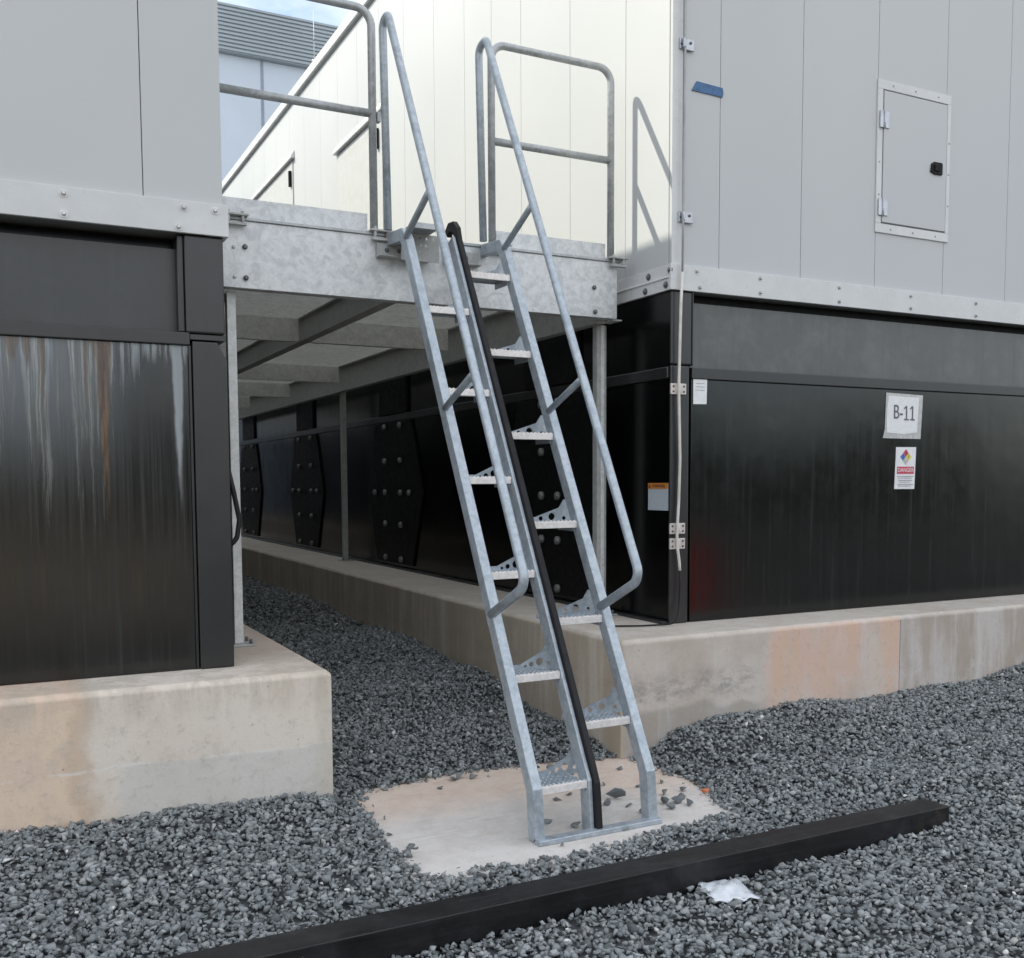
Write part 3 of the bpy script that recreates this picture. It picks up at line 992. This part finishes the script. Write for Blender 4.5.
for x in (PX0 + .03, PX1 - .04):
    m = MB().box(x, x + .010, PF + .1, YE, 2.635, 2.94)
    s = 1 if x < -1 else -1
    xa, xb = (x + .0105, x + .075) if s > 0 else (x - .065, x - .0005)
    m.box(xa, xb, PF + .1, YE, 2.635, 2.647).box(xa, xb, PF + .1, YE, 2.928, 2.94)
    m.build('side_beam', M['galvanised dull'], T)
xc = -1.575
m = MB().box(xc - .004, xc + .004, PF + .1, YE, 2.752, 2.93)
m.box(xc - .045, xc + .045, PF + .1, YE, 2.741, 2.752).box(xc - .045, xc + .045, PF + .1, YE, 2.930, 2.941)
m.build('centre_beam', M['galvanised dull'], T)
for y in (3.05, 6.3, 8.55, 11.0):
    m = MB()
    m.box(PX0 + .106, xc - .047, y, y + .008, 2.742, 2.93).box(PX0 + .106, xc - .047, y + .0085, y + .06, 2.742, 2.75)
    m.box(xc + .047, PX1 - .107, y, y + .008, 2.742, 2.93).box(xc + .047, PX1 - .107, y + .0085, y + .06, 2.742, 2.75)
    m.build('cross_beam', M['galvanised post'], T)
# grating deck: bearing bars and cross rods
m = MB()
yy = PF + .11
while yy < YE:
    m.box(PX0 + .02, PX1 - .02, yy, yy + .005, 2.943, 2.975)
    yy += .030
xx = PX0 + .06
while xx < PX1 - .03:
    m.box(xx, xx + .006, PF + .11, YE, 2.966, 2.978)
    xx += .10
m.build('grating_deck', M['galvanised post'], T)
# posts with base plates
def post(x0, x1, y0, y1, z0, z1, mat, plate=True):
    w = .006
    mm = MB()
    mm.box(x0, x1, y0, y0 + w, z0, z1)
    mm.box(x0, x0 + w, y0 + w + .0005, y1, z0, z1).box(x1 - w, x1, y0 + w + .0005, y1, z0, z1).box(x0 + w + .0005, x1 - w - .0005, y1 - w, y1, z0, z1)
    po = mm.build('post', mat, T, .003, 2)
    if plate:
        bp_ = MB().box(x0 - .045, x1 + .06, y0 - .06, y1 + .06, z0 - .0125, z0 - .0005).build('base_plate', M['galvanised dull'], po, .002, 1)
        bolts('bolt', M['dark bolt'], bp_, [(x0 - .02, y0 - .03, z0), (x1 + .035, y0 - .03, z0), (x1 + .035, y1 + .03, z0)], (0, 0, 1), .010, .022, False)
post(-2.733, -2.682, .526, .577, .598 + .0135, ZP0 - .002, M['galvanised post'])
post(-.192, -.115, .60, .66, ZB + .0135, 2.634, M['galvanised dull'])
post(-.205, -.145, 6.36, 6.42, ZB + .0135, 2.634, M['galvanised dull'])
# added paler strip: lit half of the front right post put in as colour
MB().box(-.165, -.138, .588, .5995, ZB + .014, 2.634).build('lit_strip', M['galvanised post'], T, .002, 1)
# toe plates
MB().box(-2.80, -1.875, PF + .112, PF + .120, 3.052, 3.185).build('toe_plate', M['galvanised beam'], T, .001, 1)
MB().box(-1.00, -.165, PF + .112, PF + .120, 3.052, 3.178).build('toe_plate', M['galvanised beam'], T, .001, 1)
# guard rails
GY = PF + .098
r = .0245
m = MB()
m.tube(arc_path([(-1.838, GY, 3.05), (-1.838, GY, 4.385), (-2.82, GY, 4.385), (-2.82, GY, 3.05)], .10), r, 14)
gl = m.build('guard_rail', M['galvanised rail'], T)
MB().tube([(-1.838, GY, 3.778), (-2.82, GY, 3.778)], r, 14).build('mid_rail', M['galvanised rail'], gl)
MB().box(-1.813, -1.79, GY - .02, GY + .02, 3.73, 3.79).build('lug', M['galvanised rail'], gl, .003, 1)
m = MB()
m.tube(arc_path([(-1.036, GY, 3.05), (-1.036, GY, 4.342), (-.130, GY, 4.342), (-.130, GY, 3.05)], .10), r, 14)
gr = m.build('guard_rail', M['galvanised rail'], T)
MB().tube([(-1.036, GY, 3.735), (-.130, GY, 3.735)], r, 14).build('mid_rail', M['galvanised rail'], gr)
for x in (-2.70, -1.838, -1.036, -.150):
    m = MB().box(x - .07, x + .07, PF - .05, PF + .05, ZP1 + .0185, ZP1 + .030)
    m.tube([(x - .04, PF - .035, ZP1 - .03), (x - .04, PF - .035, ZP1 + .045)], .010, 8)
    m.tube([(x + .04, PF - .035, ZP1 - .03), (x + .04, PF - .035, ZP1 + .045)], .010, 8)
    m.box(x - .06, x + .06, PF - .048, PF - .0125, ZP1 - .035, ZP1 - .022)
    m.build('clamp', M['galvanised dull'], T, .002, 1)

# ------------------------------------------------------------------ alternating tread stair
LX0, LX1 = -1.806, -1.754
RX0, RX1 = -1.174, -1.122
CX0, CX1 = -1.503, -1.483
ST = thing('alternating_tread_stair', (-1.475, -1.2, -.113), 'steep galvanised alternating tread stair with twin handrails and a black centre strip', 'stair')
line = lambda z: -1.42 + (z - .147) / 1.862              # front face of the stringers
prof = [(-1.455, -.105), (-1.43, .135), (line(.25), .25), (line(2.96), 2.96), (line(2.96) + .06, 3.022), (PF - .014, 3.045)]
for x0, x1 in ((LX0, LX1), (RX0, RX1)):
    m = MB()
    m.ribbon(prof, .072, x0, x1)
    m.build('side_stringer', M['galvanised stair'], ST, .005, 2)
cprof = [(-1.448, -.105), (-1.424, .135), (line(.25) + .006, .25), (line(3.0), 3.0)]
m = MB()
m.ribbon(cprof, .085, CX0, CX1)
m.build('centre_stringer', M['galvanised stair'], ST, .003, 1)
# black bumper strip with its curled top
cp = [(-1.472, -.108), (-1.448, .125), (line(.25) - .022, .25), (line(2.98) - .022, 2.98), (line(2.98) + .0, 3.05), (line(2.98) + .05, 3.095), (line(2.98) + .12, 3.10), (line(2.98) + .17, 3.06)]
m = MB()
m.ribbon(cp, .055, CX1 + .001, CX1 + .033)
m.build('bumper_strip', M['black rubber'], ST, .004, 2)
# treads
def tread(x0, x1, rise_left):
    """returns (tread MB, back plate MB) for a tread whose top is z=0 and front edge y=0"""
    t = MB()
    d = .185
    out_t = [(x0, .0), (x1, .0), (x1, d), (x0 + .085, d), (x0, .07)] if rise_left else [(x0, .0), (x1, .0), (x1, d), (x0, d)]
    t.prism(out_t, -.006, 0.0, 'z')
    k = 9
    for i in range(k):
        for j in range(5):
            cx_ = x0 + (x1 - x0) * (i + .5) / k
            cy_ = .022 + j * .034
            if rise_left and cx_ - x0 < (cy_ - .05) * .75:
                continue
            t.tube([(cx_, cy_, -.001), (cx_, cy_, .0055)], .0085, 7, r2=.0045)
    t.box(x0 + .002, x0 + .008, .012, .068 if rise_left else d, -.045, -.0065).box(x1 - .008, x1 - .002, .012, d, -.045, -.0065)
    nz = MB().box(x0, x1, -.006, .012, -.026, .010)
    for i in range(11):
        cx_ = x0 + (x1 - x0) * (i + .5) / 11
        nz.prism([(cx_ - .007, .0098), (cx_ + .007, .0098), (cx_ + .003, .015), (cx_ - .003, .015)], -.005, .011, 'y')
    xa, xb = (x0 + .075 if rise_left else x0 - .015), x1 + .075
    w = xb - xa
    a, b = (.024, .078) if rise_left else (.012, .078)
    out = [(0, -.012), (w, -.012), (w, b + .045), (w - .045, b + .045), (w - .075, b), (w * .22, a), (0, a)]
    hs = [(w * .66, .030, .020), (w * .47, .020, .013), (w * .33, .013, .008), (w * .88, .02, .011)]
    vs, fs_ = curve_mesh_plate(out, hs, .005, lambda u, v, q: (xa + u, d + .006 + q, v))
    bk = MB().add(vs, fs_)
    return t, nz, bk

def put(mb, dy, dz):
    mb.v = [(p[0], p[1] + dy, p[2] + dz) for p in mb.v]
    return mb

for side, x0, x1, zs in (('l', LX1 + .001, CX0 - .001, [.125 + .4805 * k for k in range(6)]), ('r', CX1 + .041, RX0 - .001, [.368 + .4805 * k for k in range(6)])):
    z0 = zs[0]
    y0 = line(z0) + .022
    t, nz, bk = tread(x0, x1, side == 'l')
    tr = put(t, y0, z0).build('tread', M['galvanised stair'], ST)
    no = put(nz, y0, z0).build('nosing', M['tread nosing'], tr, .002, 1)
    bo = put(bk, y0, z0).build('back_plate', M['galvanised stair'], tr)
    for z in zs[1:]:
        c = part_copy(tr, ST, (0, (z - z0) / 1.862, z - z0))
        for ch in (no, bo):
            q = ch.copy()
            COL.objects.link(q)
            q.parent = c
# landing tread and mounting channel at the top
zt = 3.045
m = MB().box(LX1 + .001, CX0 - .06, .10, PF - .014, zt - .006, zt)
m.box(LX1 + .001, CX0 - .06, .09, .105, zt - .03, zt + .004)
m.build('landing_tread', M['galvanised rail'], ST, .002, 1)
hs = [(.03 + .045 * i, .135, .009) for i in range(5)] + [(.07 + .03 * i, .095, .008) for i in range(4)]
vs, fs_ = curve_mesh_plate([(0, 0), (.245, 0), (.245, .16), (0, .16)], hs, .006, lambda u, v, q: (LX1 + .002 + u, .30 + q, 2.875 + v))
MB().add(vs, fs_).build('riser_plate', M['galvanised dull'], ST)
for x0, x1 in ((LX0 - .06, CX0 - .02), (CX1 + .06, RX0 - .02)):
    m = MB().box(x0, x1, PF - .030, PF - .0015, 2.90, 2.985).box(x0, x1, PF - .075, PF - .0305, 2.90, 2.908)
    mc = m.build('mounting_bracket', M['galvanised dull'], ST, .002, 1)
    bolts('bolt', M['dark bolt'], mc, [(x0 + .06, PF - .0305, 2.945), (x0 + .14, PF - .0305, 2.945)], (0, -1, 0), .013, .010, False)
for x in (CX1 + .07, RX1 - .02):
    pass
# foot bar
MB().box(LX0, RX1, -1.49, -1.435, -.1125, -.088).build('foot_bar', M['galvanised stair'], ST, .003, 1)
# handrails and their braces
rl = lambda z: -1.16 + (z - 1.465) / 1.885
for xr, xs_ in ((-1.800, 1), (-1.168, -1)):
    pts = [(xr, line(.90) + .02, .90), (xr, rl(1.085), 1.075), (xr, rl(4.265 + .015 * (xs_ + 1)), 4.265 + .015 * (xs_ + 1)), (xr, .435, 4.25 + .015 * (xs_ + 1)), (xr, .385, 3.06)]
    pth = arc_path(pts, [.07, .045, .085], 10)
    hr = MB().tube(pth, .0235, 14).build('handrail', M['galvanised stair'], ST)
    for zs0, zr in ((1.945, 2.10), (2.955, 3.135)):
        m = MB()
        a, b = Vector((xr, line(zs0) + .01, zs0)), Vector((xr, rl(zr), zr))
        m.tube([a, a + (b - a) * .72, a + (b - a) * .80, b], .0185, 12)
        m.build('brace', M['galvanised stair'], hr)

# ------------------------------------------------------------------ signs, labels, tape
def front_place(x, z, y):
    return lambda u, v, q: (x + u, y - q, z + v)
def quad_sheet(name, mat, pts, y, t=.004, parent=None, bev=.0):
    return MB().prism(pts, y - t, y, 'y').build(name, mat, parent, bev, 1)
FP = .012                                                   # front face of the black front panel
sg = thing('notice_sheet', (2.145, FP - .004, 1.86), 'white paper reading B-11 in a clear plastic sleeve on the black panel', 'sign')
quad_sheet('sleeve', M['plastic sleeve'], [(1.936, 1.863), (2.332, 1.862), (2.349, 2.192), (1.962, 2.200), (1.955, 1.93)], FP - .0015, .004, sg)
quad_sheet('paper', M['paper'], [(1.972, 1.905), (2.16, 1.895), (2.29, 1.912), (2.305, 2.172), (1.985, 2.176), (1.972, 2.08)], FP - .0058, .002, sg)
vs, fs_ = text_mesh('B-', .150, front_place(2.085, 2.055, FP - .0095), .002, .80)
lt_ = MB().add(vs, fs_)
for xo in (2.172, 2.236):
    lt_.box(xo - .006, xo + .006, FP - .0105, FP - .0085, 2.011, 2.107).box(xo - .024, xo + .024, FP - .0105, FP - .0085, 2.000, 2.0105)
    lt_.prism([(xo - .0062, 2.106), (xo - .026, 2.092), (xo - .026, 2.081), (xo - .0062, 2.093)], FP - .0105, FP - .0085, 'y')
lt_.build('lettering', M['faded ink'], sg)

hz = thing('hazard_placard', (2.177, FP - .003, 1.483), 'white danger placard with a four-coloured hazard diamond under the B-11 sheet', 'sign')
quad_sheet('board', M['paper'], [(2.066, 1.484), (2.277, 1.483), (2.288, 1.800), (2.077, 1.798)], FP - .0015, .004, hz)
cxh, czh, dq = 2.178, 1.725, .030
yy = FP - .0058
for (ox, oz, mt, nm) in ((0, dq, 'red print', 'red_diamond'), (-dq, 0, 'blue print', 'blue_diamond'), (dq, 0, 'yellow print', 'yellow_diamond'), (0, -dq, 'plastic sleeve', 'pale_diamond')):
    s = dq * .94
    quad_sheet(nm, M[mt], [(cxh + ox - s, czh + oz), (cxh + ox, czh + oz - s), (cxh + ox + s, czh + oz), (cxh + ox, czh + oz + s)], yy, .0015, hz)
for (ox, oz, ch) in ((0, dq, '3'), (-dq, 0, '2'), (dq, 0, '1')):
    vs, fs_ = text_mesh(ch, .034, front_place(cxh + ox, czh + oz, yy - .0022), .001)
    MB().add(vs, fs_).build('numeral', M['ink'], hz)
quad_sheet('red_band', M['red print'], [(2.088, 1.598), (2.266, 1.598), (2.268, 1.652), (2.090, 1.652)], yy, .0015, hz)
vs, fs_ = text_mesh('DANGER', .044, front_place(2.178, 1.625, yy - .0022), .001, .95)
MB().add(vs, fs_).build('lettering', M['paper'], hz)
for k, (a, b) in enumerate(((2.09, 2.265), (2.105, 2.25), (2.095, 2.26))):
    MB().box(a, b, yy - .0015, yy, 1.575 - k * .030, 1.581 - k * .030).build('text_line', M['grey ink'], hz)
    MB().box(a + .01, b - .02, yy - .0015, yy, 1.563 - k * .030, 1.568 - k * .030).build('text_line', M['grey ink'], hz)

wn = thing('paper_tag', (.245, FP - .003, 2.06), 'small blank white paper tag at the top left corner of the right black panel', 'label')
quad_sheet('paper', M['paper'], [(.187, 2.060), (.297, 2.063), (.301, 2.229), (.187, 2.224)], FP - .0015, .003, wn)
for k in range(3):
    MB().box(.205, .280, FP - .0055, FP - .0046, 2.195 - k * .022, 2.199 - k * .022).build('text_line', M['grey ink'], wn)

ws = thing('warning_label', (.02, .14, 1.356), 'pale blue warning label with an orange header on the shaded side of the right unit', 'label')
sx = .0058
MB().box(sx - .003, sx - .0005, .028, .257, 1.356, 1.539).build('sheet', M['pale blue label'], ws)
MB().box(sx - .005, sx - .0032, .028, .257, 1.500, 1.539).build('orange_header', M['orange print'], ws)
vs, fs_ = text_mesh('WARNING', .030, lambda u, v, q: (sx - .0062 - q, .130 - u, 1.519 + v), .001)
MB().add(vs, fs_).build('lettering', M['ink'], ws)
MB().prism([(.226, 1.506), (.250, 1.506), (.238, 1.533)], sx - .0068, sx - .0052, 'x').build('triangle_mark', M['ink'], ws)

tp = MB().prism([(.148, 4.072), (.396, 4.066), (.404, 4.092), (.396, 4.126), (.186, 4.134)], -.006, .0015, 'y').build('tape_strip', M['blue tape'], None)
tag(tp, 'short strip of blue masking tape stuck on the white front near the corner', 'tape')

# ------------------------------------------------------------------ corner cable
cb = thing('corner_cable', (.06, -.03, ZB), 'thin white cable clipped down the front corner of the right unit', 'cable')
pth = [(.070, -.034, 7.0), (.070, -.034, 4.3), (.064, -.034, 3.3), (.052, -.044, 2.9), (.042, -.044, 2.70), (.040, -.030, 2.16), (.050, -.026, 1.92), (.058, -.024, 1.69), (.050, -.024, 1.42), (.036, -.026, 1.20), (.040, -.026, 1.12), (.056, -.026, 1.02), (.062, -.026, .96)]
MB().tube(arc_path(pth[:4], .2, 4), .007, 8).build('upper_run', M['cable grey'], cb)
MB().tube(arc_path(pth[3:], .25, 5), .010, 8).build('lower_run', M['cable white'], cb)
def clip(x, z, y, mt):
    m = MB().box(x - .062, x + .062, y - .014, y - .001, z - .036, z + .036)
    m.tube([(x, y - .012, z - .036), (x, y - .012, z + .036)], .018, 10)
    c = m.build('clip', M[mt], cb, .004, 2)
    bolts('screw', M['dark bolt'], c, [(x + sx_, y - .0145, z + sz) for sx_ in (-.042, .042) for sz in (-.017, .017)], (0, -1, 0), .007, .004, False)
clip(.052, 2.153, -.0, 'clip')
clip(.052, 1.238, .001, 'clip')
clip(.052, 1.138, .001, 'clip')
for z in (4.343, 3.257):
    m = MB().box(.04, .155, -.018, -.0065, z - .035, z + .035)
    m.tube([(.068, -.03, z - .03), (.068, -.03, z + .03)], .014, 8)
    c = m.build('clip', M['hinge steel'], cb, .004, 2)
    bolts('screw', M['dark bolt'], c, [(.055, -.0185, z), (.125, -.0185, z + .012)], (0, -1, 0), .009, .005, False)
bk = MB().tube(arc_path([(.062, -.024, .97), (.066, -.022, .86), (.055, -.03, .70), (-.02, -.10, .618), (-.25, -.02, .612), (-.42, .06, .612)], .2, 8), .006, 8).build('black_cable', M['black rubber'], None)
tag(bk, 'thin black cable trailing from the white cable end onto the plinth', 'cable')

# ------------------------------------------------------------------ things on the ground
bmn = MB().box(-4.35, .03, -2.200, -2.055, -.118, .001).build('steel_beam', M['timber'], None, .003, 2)
tag(bmn, 'long black square beam lying on the gravel in front of the stair', 'beam')

# crumpled plastic bag by the beam
m = MB()
nu, nv = 16, 12
vs, fs_ = [], []
corner = [(-1.46, -2.205), (-1.27, -2.215), (-1.335, -2.43), (-1.50, -2.36)]
for i in range(nu + 1):
    for j in range(nv + 1):
        u, v = i / nu, j / nv
        a = [corner[0][k] * (1 - u) * (1 - v) + corner[1][k] * u * (1 - v) + corner[2][k] * u * v + corner[3][k] * (1 - u) * v for k in (0, 1)]
        z = -.098 + .007 * math.sin(u * 9 + v * 3) * math.cos(v * 7 - u * 4) + .004 * math.sin(u * 21 + v * 17) + .022 * math.sin(math.pi * u) * math.sin(math.pi * v)
        vs.append((a[0] + .006 * math.sin(v * 15), a[1] + .006 * math.sin(u * 17), z))
for i in range(nu):
    for j in range(nv):
        fs_.append((i * (nv + 1) + j, (i + 1) * (nv + 1) + j, (i + 1) * (nv + 1) + j + 1, i * (nv + 1) + j + 1))
m.add(vs, fs_, True)
o = m.build('plastic_bag', M['bag film'], None)
sol = o.modifiers.new('film', 'SOLIDIFY')
sol.thickness = .003
tag(o, 'crumpled translucent white plastic bag lying against the black beam', 'plastic bag')

for (a, b, s) in ((-.665, -1.235, .05),):
    V, F = VAR[7]
    m = MB().add([(a + q[0] * s * 1.4, b + q[1] * s, -.085 + q[2] * s) for q in V], [tuple(f) for f in F])
    o = m.build('brick_fragment', M['orange scrap'], None)
    tag(o, 'small orange-red fragment at the right edge of the concrete pad', 'fragment')

# ------------------------------------------------------------------ far building and roof rod
FB = thing('far_building', (30, 32, 0), 'distant pale building with a dark ribbed parapet beyond the passage', 'building')
Y0 = 32.0
D = (Y0 + 5.4235)
zt_ = lambda ry, rz: 1.55 + D * rz / ry
z_top, z_mid = zt_(1.053, .474), zt_(1.051, .427)
MB().box(-16, 55, Y0, Y0 + 25, -.5, z_mid).build('wall', M['far panel'], FB)
m = MB()
rib = 12
m.box(-16.2, 55.2, Y0 - .25, Y0 + 25.2, z_mid + .01, z_top)
m.build('parapet', M['far cladding'], FB)
m = MB()
hh = (z_top - z_mid) / rib
for k in range(rib):
    m.box(-16.25, 55.25, Y0 - .31, Y0 - .251, z_mid + .05 + k * hh, z_mid + .05 + k * hh + hh * .55)
m.build('rib', M['far cladding'], FB)
for k in range(14):
    x = -13.2 + k * 4.6 - .05
    MB().box(x, x + .10, Y0 - .02, Y0 - .001, 0, z_mid - .02).build('panel_joint', M['far joint'], FB)

rod = thing('lightning_rod', (-.02, 7.85, HT), 'thin pale lightning rod standing on the right unit roof edge', 'lightning rod')
MB().tube([(-.02, 7.85, HT), (-.02, 7.85, HT + .66)], .006, 8, r2=.004).build('rod', M['shutter white'], rod)
MB().tube([(-.02, 7.85, HT + .0), (-.02, 7.85, HT + .03)], .03, 10).build('foot', M['galvanised dull'], rod)
MB().tube([(-.02, 7.85, HT + .27), (-.02, 7.85, HT + .29)], .011, 8).build('collar', M['dark bolt'], rod)

# ------------------------------------------------------------------ what stands behind the photographer (seen only as reflections in the black panels)
dr = thing('steel_drum', (3.45, -4.3, -.05), 'red steel drum standing on the gravel behind the photographer', 'drum')
m = MB()
prof_d = [(.0, .0), (.27, .0), (.28, .02), (.265, .04), (.265, .27), (.28, .285), (.265, .30), (.265, .55), (.28, .565), (.265, .58), (.265, .80), (.28, .82), (.28, .84), (.25, .84), (.25, .825), (.0, .825)]
k = 28
vs = [(3.45 + r_ * math.cos(2 * math.pi * i / k), -4.3 + r_ * math.sin(2 * math.pi * i / k), -.06 + z_) for r_, z_ in prof_d[1:-1] for i in range(k)]
q = len(prof_d) - 2
fs_ = [(a * k + i, a * k + (i + 1) % k, (a + 1) * k + (i + 1) % k, (a + 1) * k + i) for a in range(q - 1) for i in range(k)]
fs_ += [tuple(range(k))[::-1], tuple((q - 1) * k + i for i in range(k))]
m.add(vs, fs_, True)
m.build('body', M['red paint'], dr)
MB().tube([(3.58, -4.3, .760), (3.58, -4.3, .785)], .035, 12).build('bung', M['hinge steel'], dr)

def tree(x, y, h, w, label):
    t = thing('hedge_tree', (x, y, 0), label, 'tree', 'trees behind the photographer')
    m = MB()
    m.tube([(x, y, -.2), (x + .05, y, h * .5), (x, y + .05, h * .8)], .14, 8, r2=.04)
    for k in range(5):
        a = k * 1.3
        m.tube([(x, y, h * (.3 + .08 * k)), (x + math.cos(a) * w * .4, y + math.sin(a) * w * .4, h * (.45 + .08 * k))], .05, 6, r2=.015)
    m.build('trunk', M['bark'], t)
    k = 2200
    g = RNG.standard_normal((k, 3))
    g /= np.linalg.norm(g, axis=1)[:, None]
    rad = RNG.uniform(.25, 1, k) ** .5 * (1 + .25 * np.sin(g[:, 0] * 5 + x) * np.cos(g[:, 2] * 6))
    P = np.stack([x + g[:, 0] * rad * w * .5, y + g[:, 1] * rad * w * .5, h * .55 + g[:, 2] * rad * h * .48], 1)
    d1 = RNG.standard_normal((k, 3)) * .14
    d2 = RNG.standard_normal((k, 3)) * .14
    vs = np.stack([P - d1, P + d2, P + d1, P - d2], 1).reshape(-1, 3)
    MB().add(vs.tolist(), [(4 * i, 4 * i + 1, 4 * i + 2, 4 * i + 3) for i in range(k)]).build('crown', M['leaf'], t)
for k in range(15):
    tree(-22 + k * 3.9 + random.uniform(-.6, .6), -27 + random.uniform(-2, 2), random.uniform(2.8, 4.6), random.uniform(4.2, 5.4), 'dense green tree in the row behind the photographer')
